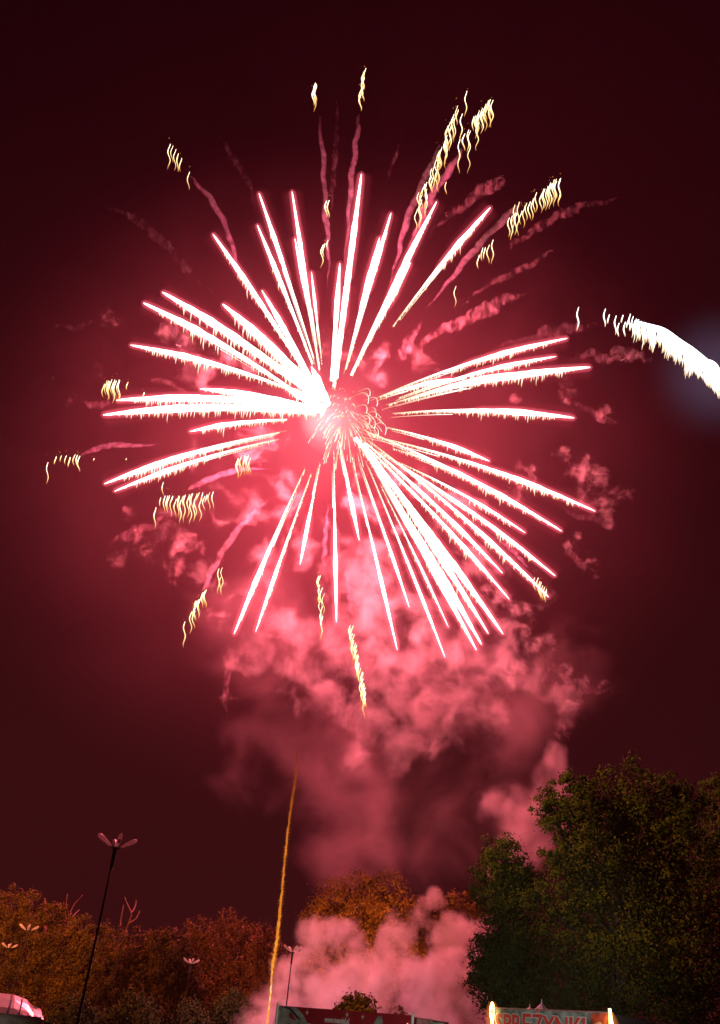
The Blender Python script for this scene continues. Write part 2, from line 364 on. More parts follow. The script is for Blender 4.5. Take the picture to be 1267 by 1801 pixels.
# ------------------------------------------------------------------ white comet at the right edge
wc = thing('white_comet', Pd(1267, 680, BD-5), 'brilliant white comet trail arching down at the right edge of the sky', 'firework')
white_m = emit('white_comet_core', (.93, .94, 1), 3)
white_s = emit_heat('white_comet_sparks', [(0, (1, .62, .30)), (.3, (1, .9, .7)), (1, (.95, .97, 1))], (1.0, 3))
path = cr_path([(1118,560,0),(1140,568,0),(1165,578,0),(1192,600,0),(1218,620,0),(1245,643,0),(1270,670,0),(1310,722,0),(1345,780,0)], 50)
k = np.linspace(0, 1, 50)
m = Mesh(); m.tube([Pd(a+2, b+5, BD-5) for a, b, _ in path], (1.0+9*np.minimum(1, k*2.2))*PX, 10)
m.build('core', white_m, wc, True)
random.seed(77); m = Mesh()
for i in range(300):
    u = random.random()**.8; j = min(49, int(u*50)); a, b, _ = path[j]
    falling((a+random.uniform(-3, 3), b+random.uniform(0, 6)+8*u), random.uniform(14, 30)+random.uniform(0, 18)*(u < .5), random.uniform(.6, 1.2), m, wob=1.4, n=9, d=BD-5+random.uniform(-2, 2), phase=2.2)
o = m.build('shed_sparks', white_s, wc, attr='ember'); o['kind'] = 'stuff'
for (x, y, L) in [(1017,540,42),(1064,543,32),(1071,553,16),(1083,555,34),(1088,568,24),(1095,554,14),(1099,566,26),(1108,552,22),(1113,556,38),(1104,563,14),(1110,566,16)]:
    m = Mesh(); falling((x, y), L, 1.2, m, wob=1.6, n=12, d=BD-5, phase=2.2, heat0=.9); m.build('spark', white_s, wc, attr='ember')
m = Mesh(); m.tube([Pd(a, b, BD-5) for a, b, _ in cr_path([(1232,636,0),(1248,634,0),(1260,641,0),(1266,652,0),(1275,668,0)], 14)], 1.6*PX, 6, heat=1)
m.build('side_spark', white_s, wc, attr='ember')
bl2 = glow_mat('white_comet_inner_glow', (.42, .36, .66), .055, 7.0)  # halo of the comet, put in as an emissive ball
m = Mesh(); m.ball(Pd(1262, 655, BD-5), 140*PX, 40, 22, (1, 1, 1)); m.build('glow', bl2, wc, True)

# ------------------------------------------------------------------ rising rocket trail
rk = thing('rocket_trail', PY(470, 1801, 96), 'thin orange trail of a rising rocket standing between the lamps and the burst', 'firework')
rk_m = emit_heat('rocket_embers', [(0, (.80, .13, .015)), (.6, (1, .30, .03)), (.85, (1, .40, .07)), (1, (1, .62, .30))], (.22, 1.25))
RP = cr_path([(523,1322,0),(519,1375,0),(513,1412,0),(508,1450,0),(502,1505,0),(497,1560,0),(492,1610,0),(487,1655,0),(482,1685,0),(479,1705,0),(476,1750,0),(470,1801,0),(464,1850,0)], 110)
random.seed(9); k = np.linspace(0, 1, 110); RY = 97
pts = [PY(a+random.uniform(-.6, .6), b, RY) for a, b, _ in RP]
rw = np.interp(k, [0, .15, .4, .62, .72, .76, 1], [.5, 1.1, 1.7, 2.2, 2.2, 1.3, 1.5])*np.array([random.uniform(.75, 1.3) for _ in k])
m = Mesh(); m.tube(pts, rw*RY/F, 6, heat=np.interp(k, [0, .1, .45, .7, .78, 1], [.02, .2, .6, .75, .95, 1])*np.array([random.uniform(.7, 1.1) for _ in k]))
m.build('ember_core', rk_m, rk, attr='ember')
m = Mesh()
for i in range(520):
    u = random.uniform(.04, .78); a, b, _ = RP[int(u*109)]; s = 1 if random.random() < .8 else -1; L = random.uniform(2, 5.5)*(.5+u)
    pts = [PY(a+s*(1.0+L*t), b-L*.5*t+random.uniform(-.5, .5), RY) for t in (0, .5, 1)]
    m.tube(pts, np.array([.7, .5, .2])*RY/F, 3, heat=random.uniform(.02, .5)*(.4+u))
o = m.build('ember_fringe', rk_m, rk, attr='ember'); o['kind'] = 'stuff'
#MARK_SMOKE
# ------------------------------------------------------------------ smoke
def cloud(name, label, puffs, dens, color, scale, rag, warp, lo, hi, step, at, voxel, rough=.62, detail=5, sz=1., seed=0., flat=1.):
    """smoke: a closed skin, and inside it a density that is thick in each puff and frays outwards
    puffs: x, y, radius in px, depth"""
    P = []
    for (x, y, r, d) in puffs:
        p = at(x, y, d); P.append((p, r*float(np.linalg.norm(at(x+1, y, d)-p))))
    O = np.mean([p for p, _ in P], axis=0)
    m = bpy.data.materials.new(name); m.use_nodes = True; n = m.node_tree; n.nodes.clear(); N_ = n.nodes.new; K = n.links.new
    o = N_('ShaderNodeOutputMaterial'); v = N_('ShaderNodeVolumeScatter'); v.inputs['Color'].default_value = (*color, 1); K(v.outputs[0], o.inputs['Volume'])
    tc = N_('ShaderNodeTexCoord'); mp = N_('ShaderNodeMapping'); mp.inputs['Scale'].default_value = (1, 1, sz); mp.inputs['Location'].default_value = (seed, seed*2, 0); K(tc.outputs['Object'], mp.inputs[0])
    w = N_('ShaderNodeTexNoise'); w.inputs['Scale'].default_value = scale*.6; w.inputs['Detail'].default_value = 2; K(mp.outputs[0], w.inputs['Vector'])
    ws = N_('ShaderNodeVectorMath'); ws.operation = 'MULTIPLY_ADD'; ws.inputs[1].default_value = (warp*2,)*3; ws.inputs[2].default_value = (-warp,)*3; K(w.outputs['Color'], ws.inputs[0])
    ad = N_('ShaderNodeVectorMath'); ad.operation = 'ADD'; K(tc.outputs['Object'], ad.inputs[0]); K(ws.outputs[0], ad.inputs[1])
    if flat != 1: fl = N_('ShaderNodeVectorMath'); fl.operation = 'MULTIPLY'; fl.inputs[1].default_value = (1, flat, 1); K(ad.outputs[0], fl.inputs[0]); ad = fl
    f = N_('ShaderNodeTexNoise'); f.inputs['Scale'].default_value = scale; f.inputs['Detail'].default_value = detail; f.inputs['Roughness'].default_value = rough; f.inputs['Distortion'].default_value = .35; K(mp.outputs[0], f.inputs['Vector'])
    last = None
    for p, r in P:
        ds = N_('ShaderNodeVectorMath'); ds.operation = 'DISTANCE'; ds.inputs[1].default_value = tuple((p-O)*np.array([1, flat, 1])); K(ad.outputs[0], ds.inputs[0])
        q = N_('ShaderNodeMath'); q.operation = 'MULTIPLY_ADD'; q.inputs[1].default_value = -1/r; q.inputs[2].default_value = 1; K(ds.outputs['Value'], q.inputs[0])
        if last is not None:
            mxn = N_('ShaderNodeMath'); mxn.operation = 'MAXIMUM'; K(last, mxn.inputs[0]); K(q.outputs[0], mxn.inputs[1]); last = mxn.outputs[0]
        else: last = q.outputs[0]
    e = N_('ShaderNodeMath'); e.operation = 'MULTIPLY_ADD'; e.inputs[1].default_value = rag; K(f.outputs[0], e.inputs[0])
    st_ = N_('ShaderNodeMath'); st_.operation = 'MULTIPLY'; st_.inputs[1].default_value = 1.5; K(last, st_.inputs[0])
    cl = N_('ShaderNodeMath'); cl.operation = 'MINIMUM'; cl.inputs[1].default_value = .6; K(st_.outputs[0], cl.inputs[0])
    sh = N_('ShaderNodeMath'); sh.operation = 'SUBTRACT'; sh.inputs[1].default_value = rag*.5; K(cl.outputs[0], sh.inputs[0]); K(sh.outputs[0], e.inputs[2])
    mr = N_('ShaderNodeMapRange'); mr.interpolation_type = 'SMOOTHSTEP'; mr.inputs['From Min'].default_value = lo; mr.inputs['From Max'].default_value = hi; mr.inputs['To Max'].default_value = dens
    K(e.outputs[0], mr.inputs[0])
    # nothing outside the puffs themselves
    g = N_('ShaderNodeMapRange'); g.inputs['From Min'].default_value = -.12; g.inputs['From Max'].default_value = .12; K(last, g.inputs[0])
    mu = N_('ShaderNodeMath'); mu.operation = 'MULTIPLY'; K(mr.outputs[0], mu.inputs[0]); K(g.outputs[0], mu.inputs[1]); K(mu.outputs[0], v.inputs['Density'])
    m.cycles.volume_step_rate = step
    bm = bmesh.new()
    for p, r in P: bmesh.ops.create_icosphere(bm, subdivisions=3, radius=r*1.12+warp*.45, matrix=Matrix.Translation(Vector(p-O)) @ Matrix.Diagonal((1, 1/flat, 1, 1)))
    me = bpy.data.meshes.new(name); bm.to_mesh(me); bm.free(); ob = bpy.data.objects.new(name, me); COL.objects.link(ob)
    rm = ob.modifiers.new('r', 'REMESH'); rm.mode = 'VOXEL'; rm.voxel_size = voxel
    me2 = bpy.data.meshes.new_from_object(ob.evaluated_get(bpy.context.evaluated_depsgraph_get())); me2.name = name; ob.modifiers.clear(); ob.data = me2; bpy.data.meshes.remove(me)
    me2.materials.clear(); me2.materials.append(m); ob.location = Vector(O)
    return props(ob, label, 'smoke', kind='stuff')
def dp(pts, lo, hi, seed):
    r = random.Random(seed); return [(x, y, R_, BD+r.uniform(lo, hi)) for x, y, R_ in pts]
W1 = (1, 1, 1)
cloud('billowing_smoke', 'pink billowing smoke hanging below the burst', dp([(640,1010,90),(590,1100,80),(690,1110,105),(770,1200,100),(680,1215,115),(800,1110,80),(880,1150,80),(945,1190,58),(550,1195,75),
   (670,1285,95),(750,1270,80),(520,1110,70),(850,1240,70),(985,1240,42),(450,1150,50)], 14, 30, 2), .155, W1, .13, 5.2, 6.0, .15, 2.1, .16, Pd, 2.0, rough=.65, detail=5, flat=2.4)
cloud('inner_smoke', 'torn pink smoke between the streaks behind the heart of the burst', dp([(480,870,75),(400,905,66),(520,960,70),(450,1020,66),(640,890,70),(730,850,66),(800,900,66),(730,960,70),(850,990,60),
   (660,650,55),(740,640,45),(455,780,66),(360,810,46),(340,640,60),(430,650,55),(310,940,60),(360,1010,60),(600,600,50)], 16, 28, 3), .15, W1, .15, 6.0, 6.0, .62, 2.3, .2, Pd, 2.0, rough=.68, detail=5, flat=2.2)
RC = (1, .88, .88)
cloud('scattered_smoke', 'scraps of red smoke at the right of the burst beyond the streak tips', dp([(1040,830,42),(1035,875,40),(1080,875,32),(1060,915,24),(930,830,28),(985,800,24),(910,870,26),(1010,960,28),(1040,1000,24),(960,1050,24),
   (900,700,18),(1000,690,22),(1060,730,20),(780,680,22)], 4, 16, 4), .19, RC, .30, 6.2, 3.6, .5, 2.0, .14, Pd, 1.4, rough=.7, flat=1.6)
cloud('scattered_smoke', 'torn curls of pink smoke at the lower right below the streak tips', dp([(900,1085,40),(945,1135,36),(985,1180,28),(1000,1235,26),(995,1290,20),(1060,1215,18),(1020,1205,18),(860,1060,34),(905,1180,40)], 6, 18, 5), .22, W1, .28, 6.2, 4.0, .4, 1.9, .14, Pd, 1.4, rough=.7, flat=1.6)
cloud('scattered_smoke', 'faint scraps of red smoke along the left side of the burst', dp([(250,965,30),(210,990,24),(300,1000,30),(385,1080,30),(130,700,20),(165,650,20),(95,577,14),(190,560,22),(300,590,32),(380,630,30),(330,960,30),(410,1160,26),(400,1230,20),(230,900,20)], 4, 16, 6), .15, RC, .30, 6.2, 3.6, .5, 2.0, .14, Pd, 1.4, rough=.7, flat=1.6)
# wide thin veil of smoke far behind, thinning outwards
def veil(name, label, c, rad, dens, power, scale, seed):
    m = smoke_mat(name, dens, (1, .52, .62), scale, .25, .75, 2, .6, floor=.45); n = m.node_tree
    v = [x for x in n.nodes if x.type == 'VOLUME_SCATTER'][0]; src = v.inputs['Density'].links[0].from_socket
    tc = n.nodes.new('ShaderNodeTexCoord'); ln = n.nodes.new('ShaderNodeVectorMath'); ln.operation = 'LENGTH'
    dv = n.nodes.new('ShaderNodeVectorMath'); dv.operation = 'DIVIDE'; dv.inputs[1].default_value = rad
    n.links.new(tc.outputs['Object'], dv.inputs[0]); n.links.new(dv.outputs[0], ln.inputs[0])
    a = n.nodes.new('ShaderNodeMath'); a.operation = 'SUBTRACT'; a.inputs[0].default_value = 1; a.use_clamp = True; n.links.new(ln.outputs['Value'], a.inputs[1])
    p = n.nodes.new('ShaderNodeMath'); p.operation = 'POWER'; p.inputs[1].default_value = power; n.links.new(a.outputs[0], p.inputs[0])
    q = n.nodes.new('ShaderNodeMath'); q.operation = 'MULTIPLY'; n.links.new(p.outputs[0], q.inputs[0]); n.links.new(src, q.inputs[1]); n.links.new(q.outputs[0], v.inputs['Density'])
    b = Mesh(); b.ball((0, 0, 0), 1.0, 40, 28, rad); o = b.build(name, m); o.location = Vector(c)
    return props(o, label, 'smoke', kind='stuff')
veil('veil_smoke', 'wide thin red veil of smoke behind the whole burst', Pd(588, 740, BD+88), (134, 56, 130), .0095, 1.5, .03, 1)
cloud('low_smoke', 'broad dim red smoke filling the sky between the burst and the middle trees', dp([(560,1180,165),(760,1190,185),(900,1250,150),(630,1380,165),(760,1440,160),(490,1330,120),(900,1440,120),(450,1080,140),(640,1490,110),(1010,1180,110)], 20, 34, 6),
   .026, (1, .80, .84), .05, 4.2, 8, .10, 1.9, .4, Pd, 3, flat=1.7, rough=.6)
cloud('drifting_smoke', 'mauve patch of smoke drifting left of the big tree', dp([(970,1370,56),(925,1420,60),(875,1412,40),(838,1398,24),(935,1475,60),(895,1520,50),(982,1325,28),(975,1430,50)], -20, -10, 7), .14, (1, .97, 1), .12, 4.2, 4.2, .1, 1.7, .22, Pd, 1.5, flat=1.5)
# ground smoke from the launch site
def atY(x, y, Y): return PY(x, y, Y)
cloud('ground_smoke', 'dense pink smoke rolling up from the launch site in front of the middle trees', [(565,1668,56,112),(612,1655,40,113),(500,1735,52,110),(470,1780,48,109),(450,1815,44,108),(560,1750,80,111),(640,1730,80,113),(700,1655,54,114),(738,1625,34,115),(725,1725,76,115),
   (800,1765,66,116),(795,1700,54,118),(845,1775,46,118),(640,1805,86,112),(755,1805,86,114),(530,1695,40,111)], .52, (1, .98, 1), .24, 3.8, 2.6, .10, 1.25, .2, atY, .9, rough=.62)
cloud('thin_smoke', 'thin mauve smoke trailing up over the lower russet tree', [(760,1590,30,124),(800,1640,44,122),(840,1640,40,124),(740,1600,26,122),(850,1700,46,122)], .30, (1, .95, 1), .2, 2.4, 1.8, .12, .8, .2, atY, 1.0)
# old smoke trails: ragged ribbons
def wisps(name, lines, m, label, seed):
    random.seed(seed); b = Mesh()
    for (pp, w, dd) in lines:
        n = max(14, int(sum(math.dist(pp[i], pp[i+1]) for i in range(len(pp)-1))/6)); p = cr_path([(a, c, 0) for a, c in pp], n)
        ph = random.uniform(0, 6); k = np.linspace(0, 1, n)
        pts = [Pd(a+random.gauss(0, w*.22), c+random.gauss(0, w*.22)+w*.3*math.sin(i*.8+ph), BD+dd+1.0*math.sin(i*.5)) for i, (a, c, _) in enumerate(p)]
        rad = w*PX*np.minimum(1, k*3+.1)*np.minimum(1, (1-k)*2.0+.08)*1.08*(1+.12*np.sin(np.arange(n)*.7+ph))*np.array([random.uniform(.85, 1.15) for _ in k])
        b.tube(pts, np.maximum(rad, .12), 9)
    return props(b.build(name, m, smooth=True), label, 'smoke', kind='stuff')
w1 = smoke_mat('wisp_smoke', .125, (1, .78, .88), .8, .44, .70, 4, .6, floor=.02, step=.03, sz=.4, rough=.65)
wisps('smoke_wisps', [([(190,365),(230,380),(270,410),(310,450),(350,495),(382,522)], 8, 0), ([(387,235),(410,280),(437,320),(450,380)], 6, 2), ([(593,160),(592,250),(585,330),(582,400)], 5, 4),
  ([(887,308),(876,322),(850,335),(800,372),(745,420)], 11, 0), ([(1092,348),(1000,372),(930,412),(870,450)], 8, 3), ([(928,515),(880,532),(820,562),(758,592),(730,640)], 11, -2),
  ([(1147,632),(1105,622),(1060,626),(985,628)], 12, 0), ([(1062,570),(1000,578),(940,592),(870,612)], 9, 4), ([(1100,752),(1055,732),(1030,716),(985,704)], 7, 2),
  ([(268,585),(290,575),(325,600),(345,625),(400,650)], 12, 6), ([(85,572),(140,575),(190,555)], 5, 0), ([(190,960),(225,940),(262,925),(310,898)], 9, 3),
  ([(403,1268),(396,1210),(408,1160),(413,1115)], 6, 0), ([(1080,928),(1050,915),(1010,905),(985,890)], 6, 3), ([(135,706),(180,712),(230,700)], 6, 0),
  ([(982,433),(925,470),(860,500),(800,545)], 6, 0), ([(703,250),(690,290),(680,320)], 4, 0), ([(1095,1215),(1050,1215),(1020,1200),(975,1175),(945,1140)], 7, 0), ([(1000,1300),(985,1275),(1005,1245)], 8, 0),
  ([(255,665),(300,675),(345,700)], 5, 4), ([(1050,1010),(1010,980),(990,950)], 6, 2), ([(700,645),(720,600),(745,560)], 9, 2)], w1,
  'ragged red smoke wisps left by older stars all round the burst', 21)

# ------------------------------------------------------------------ trees
bark = mat('bark', (.10, .07, .05), .9, noise=(3, .6, 1.4), bump=.5)
L_big = leaf_mat('leaf_olive', (.045, .065, .018), (.10, .12, .035))
L_mid = leaf_mat('leaf_green', (.085, .06, .018), (.17, .11, .035))
L_dry = leaf_mat('leaf_brown', (.09, .05, .03), (.16, .085, .045))
def tree(name, label, Y, base, lobes, m, leaf, clumps, per, group=None, sig=.2, dens_core=.35, seed=0, limbs=True, trunk_r=.35, droop=.3, depth=.8, cat='tree', shell=.72):
    rg = np.random.default_rng(seed); random.seed(seed)
    bp = PY(base[0], base[1], Y); s = Y/F; root = np.array([bp[0], Y, 0.])
    t = thing(name, root, label, cat, group)
    C = []; Rr = []
    for (x, y, R) in lobes:
        c = PY(x, y, Y) + np.array([0, rg.uniform(-.3, .5)*R*s, 0]); C.append(c); Rr.append(R*s)
    V = []; T = []; NN = []
    tot = sum(R*R for R in Rr)
    for c, R in zip(C, Rr):
        nc = max(4, int(clumps*R*R/tot))
        d = rg.normal(size=(nc, 3)); d /= np.linalg.norm(d, axis=1)[:, None]
        rad = R*(shell+(1-shell)*rg.random(nc)**.7)*(1+.16*np.sin(d[:, 0]*8+seed)*np.sin(d[:, 2]*7+seed*2)+.08*np.sin(d[:, 1]*15))
        inner = rg.random(nc) < dens_core; rad[inner] *= rg.random(inner.sum())**.5*.9
        cc = c+d*rad[:, None]*np.array([1, depth, 1])
        sg = sig*R*(.6+.8*rg.random(nc)); tn = rg.random(nc)
        for k in range(nc):
            q = rg.normal(size=(per, 3))*sg[k]*np.array([1, 1, .8]); q[:, 2] -= droop*np.abs(q[:, 0])
            V.append(cc[k]+q); NN.append(q/sg[k]*.9+d[k]*.7+rg.normal(size=(per, 3))*.45); T.append(np.clip(tn[k]+rg.normal(size=per)*.22, 0, 1))
    P = np.concatenate(V); T = np.concatenate(T); n = len(P)
    NN = np.concatenate(NN); keep = P[:, 2] > .15; P = P[keep]; T = T[keep]; NN = NN[keep]; n = len(P)
    a = np.cross(NN, rg.normal(size=(n, 3))); a /= np.linalg.norm(a, axis=1)[:, None]; b = np.cross(a, NN); b /= np.linalg.norm(b, axis=1)[:, None]
    sz = leaf*(.6+.8*rg.random(n))[:, None]
    quad = np.stack([P-a*sz, P-b*sz*.55, P+a*sz, P+b*sz*.55], axis=1).reshape(-1, 3)
    me = bpy.data.meshes.new('crown'); me.vertices.add(4*n); me.vertices.foreach_set('co', quad.ravel().astype(np.float32))
    me.loops.add(4*n); me.loops.foreach_set('vertex_index', np.arange(4*n, dtype=np.int32))
    me.polygons.add(n); me.polygons.foreach_set('loop_start', np.arange(0, 4*n, 4, dtype=np.int32)); me.polygons.foreach_set('loop_total', np.full(n, 4, dtype=np.int32))
    me.update(); me.validate()
    at = me.attributes.new('tone', 'FLOAT', 'POINT'); at.data.foreach_set('value', np.repeat(T, 4).astype(np.float32))
    link('crown', me, m, t)
    b = Mesh(); top = max(C, key=lambda c: c[2]); mid = np.mean(C, axis=0)
    fork = np.array([root[0]*.6+mid[0]*.4, Y, mid[2]*.5])
    b.tube(cr_path([root, (root+fork)/2+np.array([.1, 0, 0]), fork, (fork+top)/2, top], 14), np.linspace(trunk_r, trunk_r*.2, 14), 8)
    if limbs:
        for c, R in zip(C, Rr):
            st = fork+(top-fork)*random.uniform(0, .3)
            b.tube(cr_path([st, (st+c)/2+np.array([0, 0, R*.15]), c+np.array([0, 0, R*.4])], 8), np.linspace(trunk_r*.5, trunk_r*.08, 8), 6)
    b.build('trunk', bark, t, True)
    return t
LG = 'trees along the left of the fairground'; MG = 'trees behind the ground smoke'; RG2 = 'big trees at the right'
# big tree right, nearer
tree('broadleaf_tree', 'huge dark olive tree with a rounded crown, tallest at the right', 48, (1090,1890),
  [(1105,1400,62),(1192,1402,46),(1010,1392,40),(965,1412,30),(1040,1430,62),(1150,1440,70),(985,1420,42),(975,1480,40),(1060,1500,80),(1190,1480,60),(1130,1540,90),(1010,1560,60),(1200,1570,70),(1060,1640,90),(1180,1670,90),(990,1650,55),(1100,1750,100),(1210,1760,80),(1000,1750,70),(1225,1420,34),(945,1570,30)],
  L_big, .075, 1700, 52, RG2, sig=.13, seed=1, trunk_r=.6, droop=.55, dens_core=.3)
tree('broadleaf_tree', 'narrow dark tree with a domed top standing left against the huge olive tree', 50, (890,1870),
  [(885,1515,42),(870,1560,38),(915,1550,42),(900,1620,55),(880,1680,45),(925,1690,50),(870,1720,42),(925,1770,55),(885,1750,40),(855,1700,26)],
  L_big, .075, 800, 52, RG2, sig=.15, seed=2, trunk_r=.35, droop=.6, dens_core=.3)
tree('broadleaf_tree', 'dark tree cut off by the right edge of the picture', 52, (1275,1900),
  [(1262,1400,34),(1275,1470,50),(1270,1560,60),(1280,1660,70),(1275,1770,80)], L_big, .08, 600, 45, RG2, sig=.14, seed=3, droop=.5)
# middle trees behind the ground smoke
tree('broadleaf_tree', 'wide russet tree with a scalloped top behind the pink ground smoke', 142, (640,1850),
  [(635,1575,42),(590,1590,42),(565,1620,34),(680,1580,42),(710,1600,36),(640,1640,60),(575,1680,45),(690,1660,50),(640,1730,60),(720,1680,40)],
  L_mid, .16, 750, 58, MG, sig=.14, seed=4, trunk_r=.5)
tree('broadleaf_tree', 'lower russet tree between the wide russet tree and the dark right trees', 146, (790,1850),
  [(780,1600,32),(755,1610,30),(815,1595,32),(840,1610,30),(790,1650,46),(840,1680,40),(750,1680,40),(800,1730,50)],
  L_mid, .16, 560, 58, MG, sig=.14, seed=5, trunk_r=.45)
tree('small_tree', 'small green sapling poking out of the smoke above the long red banner', 80, (628,1850),
  [(628,1762,16),(612,1775,18),(645,1775,16),(628,1790,22),(600,1790,14)], L_mid, .13, 260, 14, None, sig=.25, seed=6, trunk_r=.1, cat='tree')
tree('small_tree', 'tiny dark spindly sapling right of the small pale lamp above the red banner', 80, (706,1850),
  [(706,1772,5),(703,1784,8),(711,1788,8)], L_dry, .09, 40, 9, None, sig=.35, seed=7, trunk_r=.07)
# left trees
tree('broadleaf_tree', 'tall orange lit tree filling the far left edge behind the distant lamps', 124, (40,1800),
  [(10,1600,36),(50,1608,36),(-30,1610,44),(95,1630,34),(30,1660,60),(100,1690,55),(-20,1700,60),(60,1740,60),(130,1660,30)], L_mid, .125, 620, 80, LG, sig=.12, seed=10, trunk_r=.5)
tree('broadleaf_tree', 'second orange tree from the left, with a sloping shoulder, behind the tall lamp', 122, (200,1810),
  [(140,1645,32),(170,1670,36),(235,1665,26),(210,1690,42),(150,1720,50),(230,1740,50),(180,1770,50),(265,1690,26),(120,1700,30)], L_mid, .125, 560, 80, LG, sig=.12, seed=11, trunk_r=.45)
tree('broadleaf_tree', 'round orange tree right of the tall lamp, its crown nearly a ball', 120, (300,1815),
  [(288,1660,26),(315,1672,22),(295,1690,40),(325,1710,28),(290,1740,48),(335,1750,28),(270,1700,30)], L_mid, .125, 560, 62, LG, sig=.115, seed=12, trunk_r=.4)
for i, (x, y, w, lab) in enumerate([(350,1640,44,'dark red tree just behind the round orange tree'), (405,1630,50,'tallest dark red tree of the dim row left of the rocket trail'), (460,1650,40,'dark red tree directly behind the rocket trail'), (270,1660,40,'dark tree top glimpsed between two orange trees behind the tall lamp'),(520,1690,34,'low dark red tree left of the smoke beside the rocket trail')]):
    tree('broadleaf_tree', lab, 150+3*i, (x, 1830), [(x, y, w*.62), (x-w*.5, y+28, w*.55), (x+w*.5, y+25, w*.55), (x, y+60, w*.9), (x-w*.3, y+110, w), (x+w*.4, y+120, w*.9)], L_dry, .15, 420, 48, LG, sig=.15, seed=20+i, droop=.9, trunk_r=.4)
for i, (x, y, w, lab) in enumerate([(130,1775,38,'dim bush at the foot of the left trees, leftmost beside the van'), (235,1775,44,'bush at the foot of the tall lamp under the left trees'), (330,1785,36,'low bush under the round orange tree'), (408,1765,36,'pointed bush left of the pink ground smoke'), (180,1800,30,'small dark bush left of the tall lamp foot')]):
    tree('bush', lab, 104+2*i, (x, 1830), [(x, y, w*.6), (x-w*.5, y+14, w*.5), (x+w*.5, y+14, w*.5), (x, y+30, w)], L_big, .14, 420, 14, 'bushes below the left trees', sig=.2, seed=40+i, limbs=False, trunk_r=.12, cat='bush')
# bare branches above the left trees
dead = mat('dead_wood', (.20, .09, .08), .8, noise=(4, .7, 1.2))
def dead_tree(label, Y, base, segs):
    t = thing('dead_tree', PY(base[0], base[1], Y)*[1, 1, 0], label, 'tree', 'bare dead trees above the left crowns')
    b = Mesh(); b.tube([PY(*base, Y), PY(segs[0][0][0], segs[0][0][1], Y)], [.30, .16], 7); b.build('trunk', dead, t, True)
    for sg in segs:
        p = cr_path([(x, y, 0) for x, y in sg], 14); k = np.linspace(0, 1, 14); m = Mesh()
        m.tube([PY(x+random.uniform(-.5, .5), y, Y+i*.12) for i, (x, y, _) in enumerate(p)], np.linspace(1.5, .5, 14)*Y/F, 5); m.build('branch', dead, t, True)
dead_tree('forked dead tree with a red tinted Y of bare branches, right of the tall lamp', 134, (218,1825), [[(222,1636),(229,1618),(232,1606),(224,1590),(220,1578)], [(232,1606),(238,1595),(240,1583)], [(228,1624),(240,1615),(246,1602)], [(212,1630),(214,1610),(218,1592)], [(246,1640),(245,1628)]])
dead_tree('dead tree with two long thin bare branches left of the tall lamp', 135, (118,1825), [[(121,1622),(124,1605),(132,1590),(146,1574)], [(117,1620),(116,1600),(119,1572)], [(126,1615),(134,1606),(140,1600)]])
dead_tree('stub of a dead tree poking out of the far left tree', 136, (78,1825), [[(80,1602),(81,1590),(79,1580)], [(48,1588),(48,1570)]])

# ------------------------------------------------------------------ street lamps
pole_m = mat('lamp_pole_paint', (.022, .018, .018), .5, .3, noise=(6, .7, 1.3))
head_m = mat('lamp_head_paint', (.80, .78, .76), .35, noise=(3, .9, 1.05))
hn = head_m.node_tree; tb = hn.nodes.new('ShaderNodeBsdfTranslucent'); tb.inputs[0].default_value = (.8, .78, .76, 1)
ms = hn.nodes.new('ShaderNodeMixShader'); ms.inputs[0].default_value = .45; on = [x for x in hn.nodes if x.type == 'OUTPUT_MATERIAL'][0]
hn.links.new(hn.nodes['Principled BSDF'].outputs[0], ms.inputs[1]); hn.links.new(tb.outputs[0], ms.inputs[2]); hn.links.new(ms.outputs[0], on.inputs[0])
lens_m = mat('lamp_lens', (.35, .36, .30), .2)
def make_lamp(loc, yaw, label, H=9.3):
    t = thing('street_lamp', (0, 0, 0), label, 'street lamp', 'four armed lamps of the fairground')
    b = Mesh(); b.tube([(0,0,0),(0,0,.5),(0,0,.52),(0,0,H*.5),(0,0,H-.9)], [.12,.12,.075,.06,.045], 10); b.build('pole', pole_m, t, True)
    b = Mesh(); b.tube([(0,0,H-1.1),(0,0,H-.95),(0,0,H-.3),(0,0,H-.1),(0,0,H)], [.05,.085,.09,.10,.05], 10); b.build('collar', pole_m, t, True)
    for k in range(4):
        a = k*math.pi/2; c, s = math.cos(a), math.sin(a); ti = math.radians(32)
        d = np.array([c*math.cos(ti), s*math.cos(ti), math.sin(ti)]); o = np.array([0, 0, H-.15])
        side = np.array([-s, c, 0]); nrm = np.cross(d, side)*-1
        if nrm[2] < 0: nrm = -nrm
        b = Mesh(); b.tube([o, o+d*.3], [.035, .035], 6); arm = b.build('arm', pole_m, t)
        prof = [(.25,.05,.03),(.35,.12,.06),(.6,.15,.10),(.85,.16,.12),(1.0,.15,.11),(1.10,.10,.06),(1.13,.03,.02)]
        v = []; f = []; n = 10
        for (x, w, h) in prof:
            for j in range(n):
                q = 2*math.pi*j/n; w_ = w*.66; hh = h*(1 if math.sin(q) > 0 else .85)
                v.append(o+d*x+side*w_*math.cos(q)+nrm*hh*math.sin(q))
        for i in range(len(prof)-1):
            for j in range(n): f.append((i*n+j, i*n+(j+1) % n, (i+1)*n+(j+1) % n, (i+1)*n+j))
        f += [tuple(range(n)), tuple((len(prof)-1)*n+j for j in range(n))[::-1]]
        b = Mesh(); b.add(v, f); hd = b.build('lamp_head', head_m, t, True)
        b = Mesh(); R = np.array([d, side, nrm]).T; b.box(o+d*.76-nrm*.115, .26, .12, .04, R); b.build('lens', lens_m, hd)
    return t
def place(t, x, ytop, H, yaw):
    z = H; p = PZ(x, ytop, z); t.location = (p[0], p[1], 0); t.rotation_euler = (0, 0, yaw)
def copy_tree(o, parent=None):
    c = o.copy(); COL.objects.link(c); c.parent = parent
    for ch in o.children: copy_tree(ch, c)
    return c
